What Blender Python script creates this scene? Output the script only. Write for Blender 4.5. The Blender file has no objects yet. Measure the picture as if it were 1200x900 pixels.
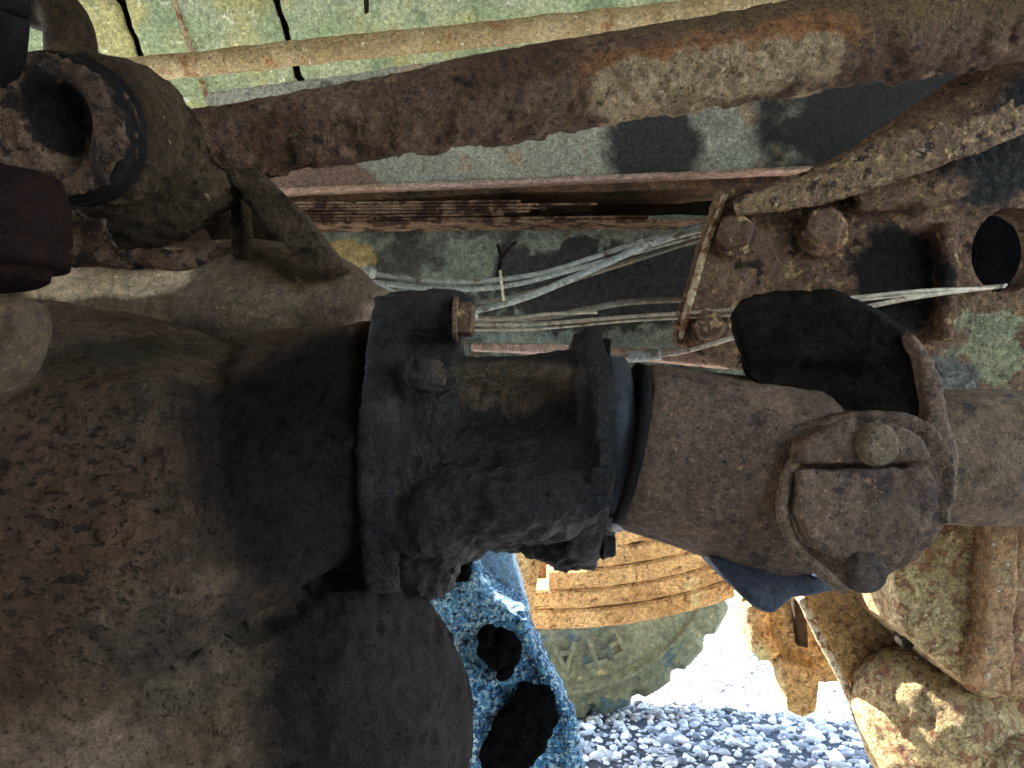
import bpy, bmesh, math, random
import numpy as np
from mathutils import Vector, Matrix, noise, geometry
random.seed(7)
C = bpy.context.scene.collection
SC = bpy.context.scene

# ------------------------------------------------------------------ camera
FPX = 867.0                       # focal length in pixels of the 1200 px wide photo
PITCH = math.radians(11.1)
CAM = Vector((0, 0, 0.53))
FW = Vector((0, math.cos(PITCH), math.sin(PITCH)))
UP = Vector((0, -math.sin(PITCH), math.cos(PITCH)))
RT = Vector((1, 0, 0))
cd = bpy.data.cameras.new('camera')
cam = bpy.data.objects.new('camera', cd); C.objects.link(cam)
cam.location = CAM
cam.rotation_euler = (math.radians(90) + PITCH, 0, 0)
cd.sensor_width = 36; cd.lens = 36 * FPX / 1200
cd.clip_start = 0.02; cd.clip_end = 2000
SC.camera = cam

# ------------------------------------------------------------------ light
SUN_EL, SUN_AZ = math.radians(50), math.radians(-52)   # azimuth from +Y towards +X (negative: left)
w = bpy.data.worlds.new('World'); SC.world = w; w.use_nodes = True
wn = w.node_tree.nodes; bg = wn['Background']
sky = wn.new('ShaderNodeTexSky'); sky.sky_type = 'NISHITA'; sky.sun_disc = False
sky.sun_elevation = SUN_EL; sky.sun_rotation = SUN_AZ
w.node_tree.links.new(sky.outputs[0], bg.inputs[0]); bg.inputs[1].default_value = 0.15
sd = bpy.data.lights.new('sun', 'SUN'); sd.energy = 5.0; sd.angle = math.radians(0.5); sd.color = (1, .95, .86)
so = bpy.data.objects.new('sun', sd); C.objects.link(so)
sdir = Vector((math.sin(SUN_AZ) * math.cos(SUN_EL), math.cos(SUN_AZ) * math.cos(SUN_EL), math.sin(SUN_EL)))
so.rotation_euler = (-sdir).to_track_quat('-Z', 'Y').to_euler()
SC.view_settings.view_transform = 'Standard'; SC.view_settings.look = 'None'
SC.view_settings.gamma = 1; SC.view_settings.exposure = 3.6
SC.cycles.use_denoising = True
SC.cycles.max_bounces = 8; SC.cycles.diffuse_bounces = 5

# ------------------------------------------------------------------ helpers
def P(px, py, d):
    return CAM + (RT * (px - 600) + UP * (450 - py) + FW * FPX) * (d / FPX)
def S(n, d): return n * d / FPX   # size in metres of n photo pixels at depth d

def new_empty(name, loc, label, cat, group=None):
    o = bpy.data.objects.new(name, None); C.objects.link(o)
    o.location = loc; o.empty_display_size = .05
    o['label'] = label; o['category'] = cat
    if group: o['group'] = group
    return o
def world_loc(o):
    v = Vector((0, 0, 0))
    while o: v += o.location; o = o.parent
    return v
def link_mesh(name, me, mat, parent=None, smooth=True, origin=None):
    """me holds world coordinates; the object's origin goes to its parent's (or its own centre)."""
    me.name = name
    if parent: org = world_loc(parent)
    elif origin is not None: org = Vector(origin)
    else:
        n = len(me.vertices); a = np.empty(n * 3); me.vertices.foreach_get('co', a); a = a.reshape(-1, 3)
        org = Vector(((a[:, 0].min() + a[:, 0].max()) / 2, (a[:, 1].min() + a[:, 1].max()) / 2, a[:, 2].min()))
    me.transform(Matrix.Translation(-org))
    o = bpy.data.objects.new(name, me); C.objects.link(o)
    if parent: o.parent = parent
    else: o.location = org
    if mat: me.materials.append(mat)
    if smooth: me.polygons.foreach_set('use_smooth', [True] * len(me.polygons))
    return o
def bm_obj(name, bm, mat, parent=None, smooth=True, origin=None):
    bmesh.ops.recalc_face_normals(bm, faces=bm.faces)
    me = bpy.data.meshes.new(name); bm.to_mesh(me); bm.free()
    return link_mesh(name, me, mat, parent, smooth, origin)
def tagged(o, label, cat, group=None, kind=None):
    if label: o['label'] = label
    if cat: o['category'] = cat
    if group: o['group'] = group
    if kind: o['kind'] = kind
    return o

def frame(axis):
    """w along axis, v = upwards in the picture plane, u = towards the viewer"""
    w_ = axis.normalized()
    v = UP - w_ * UP.dot(w_)
    if v.length < .2: v = RT - w_ * RT.dot(w_)
    v.normalize()
    u = w_.cross(v)
    if u.dot(-FW) < 0: u = -u
    return u, v, w_
def lathe(bm, p0, p1, prof, seg=40, cap=True, sq=(1, 1)):
    """prof: (t 0..1 along p0->p1, radius)"""
    ax = p1 - p0; u, v, w_ = frame(ax); rings = []
    for t, r in prof:
        c = p0 + ax * t
        rings.append([bm.verts.new(c + (u * math.cos(a) * sq[0] + v * math.sin(a) * sq[1]) * r) for a in [2 * math.pi * k / seg for k in range(seg)]])
    for A, B in zip(rings, rings[1:]):
        for k in range(seg): bm.faces.new((A[k], A[(k + 1) % seg], B[(k + 1) % seg], B[k]))
    if cap:
        bm.faces.new(rings[0][::-1]); bm.faces.new(rings[-1])
def ring_poly(bm, p0, p1, outline):
    """outline: list of (u,v) metres round the axis; closed prism p0->p1"""
    ax = p1 - p0; u, v, w_ = frame(ax)
    A = [bm.verts.new(p0 + u * a + v * b) for a, b in outline]; B = [bm.verts.new(p1 + u * a + v * b) for a, b in outline]
    n = len(A)
    for k in range(n): bm.faces.new((A[k], A[(k + 1) % n], B[(k + 1) % n], B[k]))
    bm.faces.new(A[::-1]); bm.faces.new(B)
def smooth_path(pts, n=6):
    out = []
    m = len(pts)
    for i in range(m - 1):
        p0 = pts[max(i - 1, 0)]; p1 = pts[i]; p2 = pts[i + 1]; p3 = pts[min(i + 2, m - 1)]
        for k in range(n):
            t = k / n
            out.append(.5 * ((2 * p1) + (p2 - p0) * t + (2 * p0 - 5 * p1 + 4 * p2 - p3) * t * t + (3 * p1 - p0 - 3 * p2 + p3) * t ** 3))
    out.append(pts[-1]); return out
def tube(bm, pts, r, seg=16, n=6, flat=1.0, cap=True):
    """pts world Vectors (smoothed), r number or list matching pts"""
    rr = r if isinstance(r, (list, tuple)) else [r] * len(pts)
    q = [Vector((*p, q_)) for p, q_ in zip(pts, rr)]
    q = smooth_path(q, n) if len(q) > 2 or n > 1 else q
    rings = []
    for i, p in enumerate(q):
        a = q[max(i - 1, 0)].to_3d(); b = q[min(i + 1, len(q) - 1)].to_3d()
        u, v, w_ = frame(b - a)
        rings.append([bm.verts.new(p.to_3d() + (u * math.cos(t) * flat + v * math.sin(t)) * p.w) for t in [2 * math.pi * k / seg for k in range(seg)]])
    for A, B in zip(rings, rings[1:]):
        for k in range(seg): bm.faces.new((A[k], A[(k + 1) % seg], B[(k + 1) % seg], B[k]))
    if cap: bm.faces.new(rings[0][::-1]); bm.faces.new(rings[-1])
def slab(bm, poly, thick, d=None, direction=None):
    """poly: [(px,py)] at depth d or [(px,py,d)]: plate extruded backwards by thick metres"""
    pts = [P(p[0], p[1], p[2] if len(p) > 2 else d) for p in poly]
    e = (direction or FW) * thick
    A = [bm.verts.new(p) for p in pts]; B = [bm.verts.new(p + e) for p in pts]
    n = len(A)
    tess = geometry.tessellate_polygon([[Vector((p[0], p[1], 0)) for p in poly]])
    for a, b, c in tess:
        bm.faces.new((A[a], A[b], A[c])); bm.faces.new((B[c], B[b], B[a]))
    for k in range(n): bm.faces.new((A[k], A[(k + 1) % n], B[(k + 1) % n], B[k]))
def ellipsoid(bm, c, rx, ry, rz, seg=32, rot=0.0):
    r = bmesh.ops.create_uvsphere(bm, u_segments=seg, v_segments=seg // 2, radius=1)
    cr, sr = math.cos(rot), math.sin(rot)
    X = RT * cr + UP * sr; Y = -RT * sr + UP * cr
    for v in r['verts']:
        q = v.co.copy(); v.co = c + X * (q.x * rx) + Y * (q.y * ry) + FW * (q.z * rz)
def hexbolt(bm, c, axis, r, h, washer=True, rot=.2, dome=False):
    u, v, w_ = frame(axis)
    def hx(rad, z, n=6, ro=rot): return [bm.verts.new(c + w_ * z + (u * math.cos(ro + 2 * math.pi * k / n) + v * math.sin(ro + 2 * math.pi * k / n)) * rad) for k in range(n)]
    def skin(L):
        for A, B in zip(L, L[1:]):
            n = len(A)
            for k in range(n): bm.faces.new((A[k], A[(k + 1) % n], B[(k + 1) % n], B[k]))
        bm.faces.new(L[0][::-1]); bm.faces.new(L[-1])
    if washer: skin([hx(r * 1.25, 0, 20), hx(r * 1.25, h * .18, 20), hx(r * 1.15, h * .22, 20)])
    skin([hx(r, h * .1), hx(r, h * .85), hx(r * .85, h)])
    if dome: skin([hx(r * .55, h * .9, 14), hx(r * .5, h * 1.25, 14), hx(r * .3, h * 1.35, 14)])
def fr(co, s, o=4): return noise.fractal(co * s, 1.0, 2.1, o)
def rough_up(me, layers, mask=None):
    """push every vertex along its normal by a sum of fractal layers (amp, scale, octaves, kind)"""
    n = len(me.vertices)
    co = np.empty(n * 3); me.vertices.foreach_get('co', co); co = co.reshape(-1, 3)
    no = np.empty(n * 3); me.vertices.foreach_get('normal', no); no = no.reshape(-1, 3)
    out = np.zeros(n)
    for i in range(n):
        c = Vector(co[i]); d = 0
        for L in layers:
            a, s, o = L[:3]; k = L[3] if len(L) > 3 else 'f'
            if k == 'f': d += a * noise.fractal(c * s, 1.0, 2.1, o)
            elif k == 'r': d += a * (abs(noise.noise(c * s)) * -2 + .5 + .5 * noise.noise(c * s * 2.3))
            elif k == 'pit':
                f = noise.noise(c * s); d -= a * max(0, min(1, (f - .25) * 5))
            elif k == 'flake':
                f = noise.fractal(c * s, 1.0, 2.1, o); d += a * max(0, min(1, (f + .02) * 9))
        out[i] = d * (mask(c) if mask else 1)
    co += no * out[:, None]
    me.vertices.foreach_set('co', co.ravel()); me.update()
def sculpt(name, bm, mat, parent, voxel=.006, smooth=6, layers=((.002, 12, 4),), mask=None, post=None, origin=None):
    """overlapping closed solids fused into one casting skin with filleted joints and a lumpy surface"""
    bmesh.ops.recalc_face_normals(bm, faces=bm.faces)
    me = bpy.data.meshes.new('tmp'); bm.to_mesh(me); bm.free()
    o = bpy.data.objects.new('tmp', me); C.objects.link(o)
    m = o.modifiers.new('r', 'REMESH'); m.mode = 'VOXEL'; m.voxel_size = voxel
    if smooth:
        m = o.modifiers.new('s', 'SMOOTH'); m.factor = .5; m.iterations = smooth
    dg = bpy.context.evaluated_depsgraph_get()
    me2 = bpy.data.meshes.new_from_object(o.evaluated_get(dg))
    bpy.data.objects.remove(o); bpy.data.meshes.remove(me)
    if layers: rough_up(me2, layers, mask)
    if post: post(me2)
    return link_mesh(name, me2, mat, parent, True, origin)

# ------------------------------------------------------------------ materials
def col(c):
    return (c[0], c[1], c[2], 1)
def mat(name, base, alt, patches=(), scale=9, rough=.85, bump=.35, bscale=90, fine=260, marks=(), grain=.35, spec=.25, metal=0.0, dist=.004, spots=(), mott=.28):
    """base/alt mix by large noise; patches: (colour, noise scale, threshold, softness, height);
    marks: (world centre, (rx,ry,rz), colour, edge noise) - wear and other colour with a shape of its own"""
    def wm(c): return (c[0] * 1.02, c[1] * .91, c[2] * .80) if c[0] > c[1] * 1.08 else c
    base, alt = wm(base), wm(alt)
    patches = [(wm(p[0]),) + tuple(p[1:]) for p in patches]; marks = [(k_[0], k_[1], wm(k_[2])) + tuple(k_[3:]) for k_ in marks]
    m = bpy.data.materials.new(name); m.use_nodes = True
    nt = m.node_tree; N = nt.nodes; L = nt.links
    b = N['Principled BSDF']; b.inputs['Metallic'].default_value = metal
    b.inputs['Specular IOR Level'].default_value = spec
    geo = N.new('ShaderNodeNewGeometry'); pos = geo.outputs['Position']
    def noise_(sc, det=8, ro=.6, off=0.0):
        n = N.new('ShaderNodeTexNoise'); n.inputs['Scale'].default_value = sc; n.inputs['Detail'].default_value = det; n.inputs['Roughness'].default_value = ro
        if off:
            a = N.new('ShaderNodeVectorMath'); a.operation = 'ADD'; a.inputs[1].default_value = (off, off * 1.7, -off); L.new(pos, a.inputs[0]); L.new(a.outputs[0], n.inputs['Vector'])
        else: L.new(pos, n.inputs['Vector'])
        return n.outputs['Fac']
    def ramp(fac, lo, hi):
        r = N.new('ShaderNodeMapRange'); r.interpolation_type = 'SMOOTHSTEP'; L.new(fac, r.inputs[0]); r.inputs[1].default_value = lo; r.inputs[2].default_value = hi; return r.outputs[0]
    def mix(f, a, c, mode='MIX'):
        x = N.new('ShaderNodeMix'); x.data_type = 'RGBA'; x.blend_type = mode
        if isinstance(f, float): x.inputs[0].default_value = f
        else: L.new(f, x.inputs[0])
        for s, val in ((6, a), (7, c)):
            if isinstance(val, tuple): x.inputs[s].default_value = col(val)
            else: L.new(val, x.inputs[s])
        return x.outputs[2]
    def math_(op, a, c=None):
        x = N.new('ShaderNodeMath'); x.operation = op
        for s, val in ((0, a), (1, c)):
            if val is None: continue
            if isinstance(val, (int, float)): x.inputs[s].default_value = val
            else: L.new(val, x.inputs[s])
        return x.outputs[0]
    cur = mix(ramp(noise_(scale), .38, .62), base, alt)
    h = math_('MULTIPLY', noise_(bscale, 6, .65, 3.1), 1.0)
    h = math_('ADD', h, math_('MULTIPLY', noise_(fine, 3, .6, 5.3), .35))
    for k, p in enumerate(patches):
        c_, sc, th, so_, hh = p
        f = ramp(noise_(sc, 9, .62, 1.3 + 2.7 * k), th, th + so_)
        cur = mix(f, cur, c_)
        if hh: h = math_('ADD', h, math_('MULTIPLY', f, hh))
    for k, mk_ in enumerate(marks):
        cen, rad, c_, edge = mk_[:4]; soft = mk_[4] if len(mk_) > 4 else .12
        s = N.new('ShaderNodeVectorMath'); s.operation = 'SUBTRACT'; L.new(pos, s.inputs[0]); s.inputs[1].default_value = cen
        d = N.new('ShaderNodeVectorMath'); d.operation = 'DIVIDE'; L.new(s.outputs[0], d.inputs[0]); d.inputs[1].default_value = rad
        ln = N.new('ShaderNodeVectorMath'); ln.operation = 'LENGTH'; L.new(d.outputs[0], ln.inputs[0])
        f = math_('ADD', ln.outputs['Value'], math_('MULTIPLY', math_('SUBTRACT', noise_(18, 8, .6, 9 + k), .5), edge * 3))
        f = ramp(f, 1 + soft, 1 - soft)
        r2 = f
        cur = mix(r2, cur, c_)
    for k, (cen, rad, c_, sc, th) in enumerate(spots):     # rust spots kept to one region
        s = N.new('ShaderNodeVectorMath'); s.operation = 'SUBTRACT'; L.new(pos, s.inputs[0]); s.inputs[1].default_value = cen
        d = N.new('ShaderNodeVectorMath'); d.operation = 'DIVIDE'; L.new(s.outputs[0], d.inputs[0]); d.inputs[1].default_value = rad
        ln = N.new('ShaderNodeVectorMath'); ln.operation = 'LENGTH'; L.new(d.outputs[0], ln.inputs[0])
        reg = ramp(ln.outputs['Value'], 1.25, .6)
        st = N.new('ShaderNodeVectorMath'); st.operation = 'MULTIPLY'; L.new(pos, st.inputs[0]); st.inputs[1].default_value = (1, 1, 1.7)
        n_ = N.new('ShaderNodeTexNoise'); n_.inputs['Scale'].default_value = sc; n_.inputs['Detail'].default_value = 2.5; L.new(st.outputs[0], n_.inputs['Vector'])
        f = math_('MULTIPLY', ramp(n_.outputs['Fac'], th, th + .07), reg)
        cur = mix(f, cur, c_); h = math_('SUBTRACT', h, math_('MULTIPLY', f, .8))
    mg = N.new('ShaderNodeMapRange'); L.new(noise_(bscale, 6, .68, 3.1), mg.inputs[0]); mg.inputs[1].default_value = .40; mg.inputs[2].default_value = .60; mg.inputs[3].default_value = 1 - mott; mg.inputs[4].default_value = 1 + mott
    mm = N.new('ShaderNodeVectorMath'); mm.operation = 'SCALE'; L.new(cur, mm.inputs[0]); L.new(mg.outputs[0], mm.inputs['Scale']); cur = mm.outputs[0]
    fl = ramp(noise_(fine * .8, 4, .7, 15.1), .56, .66)       # pale flecks and dark pinholes
    def scaled(c, k):
        q = N.new('ShaderNodeVectorMath'); q.operation = 'SCALE'; L.new(c, q.inputs[0]); q.inputs['Scale'].default_value = k; return q.outputs[0]
    cur = mix(fl, cur, scaled(cur, 1.75)) if mott > .2 else cur
    dk = ramp(noise_(fine * .7, 4, .7, 21.3), .42, .33)
    cur = mix(dk, cur, scaled(cur, .35)) if mott > .2 else cur
    if mott > .2: h = math_('SUBTRACT', math_('ADD', h, math_('MULTIPLY', fl, .3)), math_('MULTIPLY', dk, .35))
    g = noise_(fine * 1.6, 2, .7, 7.7)
    gr = N.new('ShaderNodeMapRange'); L.new(g, gr.inputs[0]); gr.inputs[1].default_value = .3; gr.inputs[2].default_value = .7; gr.inputs[3].default_value = 1 - grain; gr.inputs[4].default_value = 1 + grain
    gm = N.new('ShaderNodeVectorMath'); gm.operation = 'SCALE'; L.new(cur, gm.inputs[0]); L.new(gr.outputs[0], gm.inputs['Scale'])
    L.new(gm.outputs[0], b.inputs['Base Color'])
    rr = N.new('ShaderNodeMapRange'); L.new(noise_(scale * 4, 5, .6, 11), rr.inputs[0]); rr.inputs[3].default_value = max(.05, rough - .15); rr.inputs[4].default_value = min(1, rough + .15)
    L.new(rr.outputs[0], b.inputs['Roughness'])
    bp = N.new('ShaderNodeBump'); bp.inputs['Strength'].default_value = min(1, bump * 1.5); bp.inputs['Distance'].default_value = dist * 1.6
    L.new(h, bp.inputs['Height']); L.new(bp.outputs[0], b.inputs['Normal'])
    return m
#@MATS
M = {}
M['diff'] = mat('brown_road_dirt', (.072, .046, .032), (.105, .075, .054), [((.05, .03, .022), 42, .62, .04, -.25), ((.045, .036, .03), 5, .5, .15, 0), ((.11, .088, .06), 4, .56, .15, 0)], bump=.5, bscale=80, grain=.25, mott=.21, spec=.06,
                marks=[(P(390, 530, .66), (.115, .3, .13), (.014, .011, .010), .2, .24), (P(490, 790, .66), (.14, .8, .18), (.020, .017, .016), .3, .2), (P(60, 610, .55), (.075, .3, .09), (.078, .05, .035), .8, .5), (P(95, 390, .6), (.04, .2, .035), (.045, .036, .024), .5, .4),  # first two marks: shade beside the flange put into colour, with grease
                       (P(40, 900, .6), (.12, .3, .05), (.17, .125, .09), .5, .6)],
                spots=[(P(70, 600, .56), (.085, .3, .12), (.042, .026, .018), 85, .57)])
M['neckblack'] = mat('shade_black_neck', (.016, .014, .014), (.026, .021, .019), bump=.3, spec=.1)  # near-black tone holding the shade of the neck
M['diff_back'] = mat('dusty_axle_with_sun_patch', (.09, .062, .045), (.12, .09, .062), [((.30, .25, .18), 30, .62, .06, .2)], bump=.3,
                marks=[(P(140, 325, .95), (.12, .3, .045), (.50, .42, .30), .3)])  # cream mark: sun patch on the axle tube, put into the colour
M['grease'] = mat('black_caked_grease', (.010, .008, .007), (.022, .017, .014), [((.05, .038, .032), 16, .56, .12, .3)], bump=.9, bscale=75, fine=190, rough=.6, spec=.4, grain=.3, dist=.008,
                marks=[(P(600, 428, .62), (.06, .2, .025), (.10, .068, .04), .6, .3)])  # brown mark: the barrel's lit top, light put into the colour
M['seal'] = mat('grey_seal_ring', (.045, .045, .05), (.06, .06, .066), bump=.08, rough=.5, spec=.5, grain=.12)
M['shaft'] = mat('brown_rusty_shaft', (0.101, 0.069, 0.0506), (0.155, 0.109, 0.0782), [((0.0633, 0.0437, 0.0368), 26, .56, .08, -.2), ((0.23, 0.149, 0.092), 45, .64, .05, .2)], bump=.35, bscale=120, grain=.4)
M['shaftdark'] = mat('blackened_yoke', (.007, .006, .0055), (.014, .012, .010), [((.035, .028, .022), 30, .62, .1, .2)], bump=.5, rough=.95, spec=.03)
M['cap'] = mat('tan_bearing_cap', (.16, .12, .07), (.10, .075, .055), bump=.4)
M['capdark'] = mat('brown_bearing_cap', (.05, .038, .03), (.075, .055, .043), bump=.5)
M['rod'] = mat('flaking_rod_rust', (0.0899, 0.0522, 0.0319), (0.145, 0.0899, 0.0653), [((0.217, 0.145, 0.0943), 11, .52, .14, .2), ((0.261, 0.181, 0.116), 26, .60, .05, .8), ((0.0406, 0.029, 0.0232), 35, .60, .06, -.4), ((0.246, 0.189, 0.116), 70, .66, .06, .3)], bump=.7, bscale=130, dist=.005,
                marks=[(P(930, 35, .84), (.35, .3, .035), (.13, .09, .045), .5, .5)]
                + [(P(x, 128 - (x - 590) * .16, .80), (.035, .3, .016), (.15, .10, .065), 1.1, .3) for x in (470, 540, 610, 670)]
                + [(P(x, 88 - (x - 700) * .17, .80), (.042, .3, .018), (.25, .12, .05), .8, .5) for x in (725, 790, 855, 920, 970)]
                + [(P(x, 106 - (x - 700) * .17, .80), (.036, .3, .019), (.36, .28, .18), 1.2, .3) for x in (722, 760, 800, 850, 900, 945)])
M['roddark'] = mat('sooty_casting', (.038, .027, .018), (.075, .056, .038), [((.26, .2, .14), 55, .66, .04, .3), ((.016, .012, .009), 14, .54, .1, -.2)], bump=.6, bscale=90, spec=.1)
M['crust'] = mat('crusted_bush', (0.104, 0.0676, 0.0468), (0.195, 0.13, 0.091), [((0.0455, 0.0325, 0.026), 40, .52, .05, -1.2), ((0.0156, 0.013, 0.013), 14, .6, .06, -.8)], bump=.9, dist=.008, bscale=60,
                marks=[(P(78, 140, .69), (.02, .2, .036), (.014, .01, .008), .8)])  # dark mark: shade inside the bore, put into the colour
M['black'] = mat('black_rubber_and_gap_shade', (.008, .007, .007), (.013, .012, .011), bump=.15, rough=.8, spec=.1)
M['maroon'] = mat('maroon_paint', (.012, .005, .004), (.019, .008, .006), bump=.4, rough=.8, spec=.12)
M['knuckle'] = mat('dusty_grey_brown_iron', (.085, .058, .036), (.07, .052, .036), bump=.2, grain=.2)
M['frame'] = mat('weathered_grey_frame', (0.324, 0.324, 0.257), (0.446, 0.432, 0.338), [((0.432, 0.338, 0.23), 10, .56, .1, .1), ((0.081, 0.0743, 0.0675), 12, .6, .1, -.1), ((0.567, 0.567, 0.486), 90, .64, .05, .3)], bump=.5, bscale=150,
                marks=[(P(768, 165, 1.3), (.085, .3, .16), (.04, .04, .036), .3, .2), (P(1080, 140, 1.3), (.30, .3, .22), (.02, .02, .018), .4, .3), (P(350, 210, 1.3), (.14, .3, .05), (.24, .17, .14), .5)])  # near-black ovals at mid web and at its right end
M['flange'] = mat('pinkish_flange_edge', (.5, .38, .33), (.42, .3, .24), bump=.4, grain=.4)
M['rustlam'] = mat('layered_rust', (.30, .19, .12), (.42, .29, .19), [((.10, .055, .035), 40, .5, .08, -.8)], bump=.9, bscale=130, dist=.006)
M['green'] = mat('chipped_green_frame_paint', (0.192, 0.228, 0.18), (0.288, 0.324, 0.252), [((0.066, 0.066, 0.054), 7, .5, .12, 0), ((0.216, 0.156, 0.09), 13, .6, .08, .1), ((0.456, 0.504, 0.408), 80, .68, .04, .2)], bump=.35,
                marks=[(P(395, 285, 1.2), (.06, .3, .03), (.36, .30, .14), .7), (P(720, 320, 1.2), (.24, .3, .08), (.05, .05, .046), .7)])
M['pipe'] = mat('grey_plastic_pipe', (.25, .26, .22), (.33, .33, .28), [((.12, .09, .06), 40, .54, .08, 0)], bump=.08, rough=.5, spec=.5, grain=.12)
M['pipepale'] = mat('pale_metal_pipe', (.38, .35, .28), (.29, .26, .2), [((.16, .11, .07), 50, .55, .08, 0)], bump=.08, rough=.45, spec=.5, grain=.12)
M['pipedim'] = mat('dirty_pipe', (.17, .16, .13), (.22, .20, .16), bump=.2, rough=.7)
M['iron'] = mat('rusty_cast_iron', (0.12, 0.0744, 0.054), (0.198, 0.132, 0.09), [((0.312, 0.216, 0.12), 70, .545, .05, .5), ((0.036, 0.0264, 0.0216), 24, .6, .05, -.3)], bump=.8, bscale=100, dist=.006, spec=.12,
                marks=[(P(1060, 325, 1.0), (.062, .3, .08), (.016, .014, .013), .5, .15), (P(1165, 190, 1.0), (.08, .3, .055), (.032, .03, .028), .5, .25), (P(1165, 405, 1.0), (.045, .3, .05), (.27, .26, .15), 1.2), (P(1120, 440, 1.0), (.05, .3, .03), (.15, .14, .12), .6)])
M['ironlight'] = mat('pitted_tan_iron', (0.208, 0.143, 0.0975), (0.312, 0.215, 0.137), [((0.065, 0.0455, 0.0364), 70, .55, .04, -.6), ((0.442, 0.325, 0.182), 80, .53, .05, .5), ((0.546, 0.468, 0.325), 110, .6, .04, .4)], bump=1.0, bscale=120, dist=.007)
M['bolt'] = mat('rusty_bolt', (.16, .10, .065), (.09, .055, .04), [((.42, .30, .16), 45, .56, .05, .3)], bump=.5)
M['yellow'] = mat('ochre_rust_casting', (0.324, 0.223, 0.108), (0.459, 0.338, 0.162), [((0.216, 0.115, 0.0607), 80, .54, .12, -.4), ((0.54, 0.472, 0.324), 70, .62, .04, .4)], bump=.7, bscale=110, dist=.005)
M['yellow2'] = mat('mossy_ochre_iron', (0.438, 0.35, 0.175), (0.315, 0.236, 0.123), [((0.245, 0.123, 0.0613), 60, .50, .08, -.3), ((0.525, 0.438, 0.245), 90, .55, .06, .3), ((0.787, 0.787, 0.63), 40, .68, .03, .3)], bump=.7, bscale=110, dist=.005)
M['ribrust'] = mat('rib_rust_brown', (0.225, 0.128, 0.0675), (0.33, 0.21, 0.112), [((0.6, 0.57, 0.42), 45, .66, .03, .2), ((0.36, 0.27, 0.15), 60, .55, .06, .3)], bump=.7)
M['leaf'] = mat('orange_rust_spring', (0.432, 0.264, 0.108), (0.6, 0.408, 0.192), [((0.204, 0.096, 0.042), 60, .54, .14, -.3), ((0.576, 0.408, 0.216), 110, .6, .05, .3), ((0.552, 0.504, 0.264), 9, .58, .08, 0)], bump=.8, bscale=140)
M['tyre'] = mat('dusty_olive_tyre', (.15, .142, .078), (.115, .118, .068), [((.06, .09, .085), 9, .55, .06, -.05), ((.27, .24, .13), 24, .6, .08, .1)], bump=.25, bscale=60, grain=.15, rough=.9)
M['bluelit_plate'] = mat('plate_with_blue_skylight', (.17, .29, .42), (.25, .38, .50), [((.10, .15, .2), 40, .6, .06, -.2)], bump=.4, rough=.5, spec=.5)  # blue skylight on the plate, put into the base colour
M['bluelit_grit'] = mat('caked_dirt_with_blue_skylight', (.06, .25, .50), (.14, .42, .66), [((.04, .15, .32), 14, .52, .1, -.4), ((.012, .035, .09), 150, .50, .05, -.9), ((.6, .85, .9), 150, .53, .03, .5)], bump=1.0, bscale=220, dist=.008, rough=.6, spec=.5)  # blue skylight and pale sky glints put into the dirt's colour
M['flatblack'] = mat('flat_black_shade', (.003, .003, .003), (.004, .004, .004), bump=.3, rough=1, spec=.0)  # flat black standing in for shade in holes
M['board'] = mat('faded_green_board', (0.317, 0.389, 0.215), (0.444, 0.492, 0.301), [((0.476, 0.444, 0.19), 5, .48, .14, 0), ((0.222, 0.285, 0.159), 9, .54, .12, 0), ((0.634, 0.666, 0.476), 30, .6, .06, .1), ((0.85, 0.85, 0.793), 120, .66, .04, .2)], bump=.3, grain=.25, bscale=120)
M['bead'] = mat('rusty_bead', (.42, .34, .22), (.5, .45, .32), [((.24, .12, .06), 60, .52, .05, .2)], bump=.6)
M['gap'] = mat('dark_joint', (.018, .014, .01), (.03, .022, .016), bump=.3, spec=.1)
M['crosstube'] = mat('yellow_grimy_angle', (0.416, 0.338, 0.182), (0.546, 0.481, 0.299), [((0.39, 0.234, 0.117), 20, .58, .06, -.1), ((0.806, 0.78, 0.598), 90, .62, .05, .3)], bump=.6, bscale=130)
M['ground'] = mat('grey_gravel_ground', (.45, .45, .45), (.6, .59, .57), [((.12, .13, .14), 45, .54, .05, -1)], bump=1, bscale=60, dist=.02, fine=140)
M['crevice_sheet'] = mat('dark_crevice_shade', (.035, .04, .048), (.05, .055, .062), bump=.6, grain=.3)  # dark tone for the shaded crevices between stones
M['under'] = mat('dark_floor_underside', (.09, .075, .055), (.13, .11, .08), bump=.3)

# stones: colour by island
def stone_mat():
    m = bpy.data.materials.new('crushed_stone'); m.use_nodes = True; nt = m.node_tree; N = nt.nodes; L = nt.links
    g = N.new('ShaderNodeNewGeometry'); r = N.new('ShaderNodeValToRGB'); L.new(g.outputs['Random Per Island'], r.inputs[0])
    e = r.color_ramp.elements; e[0].color = (.12, .14, .17, 1); e[1].color = (.8, .8, .78, 1); e[1].position = .8
    x = r.color_ramp.elements.new(.5); x.color = (.5, .52, .54, 1)
    n = N.new('ShaderNodeTexNoise'); n.inputs['Scale'].default_value = 120; L.new(g.outputs['Position'], n.inputs['Vector'])
    mr = N.new('ShaderNodeMapRange'); L.new(n.outputs['Fac'], mr.inputs[0]); mr.inputs[3].default_value = .65; mr.inputs[4].default_value = 1.3
    s = N.new('ShaderNodeVectorMath'); s.operation = 'SCALE'; L.new(r.outputs[0], s.inputs[0]); L.new(mr.outputs[0], s.inputs['Scale'])
    L.new(s.outputs[0], N['Principled BSDF'].inputs['Base Color']); N['Principled BSDF'].inputs['Roughness'].default_value = .85
    b = N.new('ShaderNodeBump'); b.inputs['Strength'].default_value = .4; b.inputs['Distance'].default_value = .004; L.new(n.outputs['Fac'], b.inputs['Height']); L.new(b.outputs[0], N['Principled BSDF'].inputs['Normal'])
    return m
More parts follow.
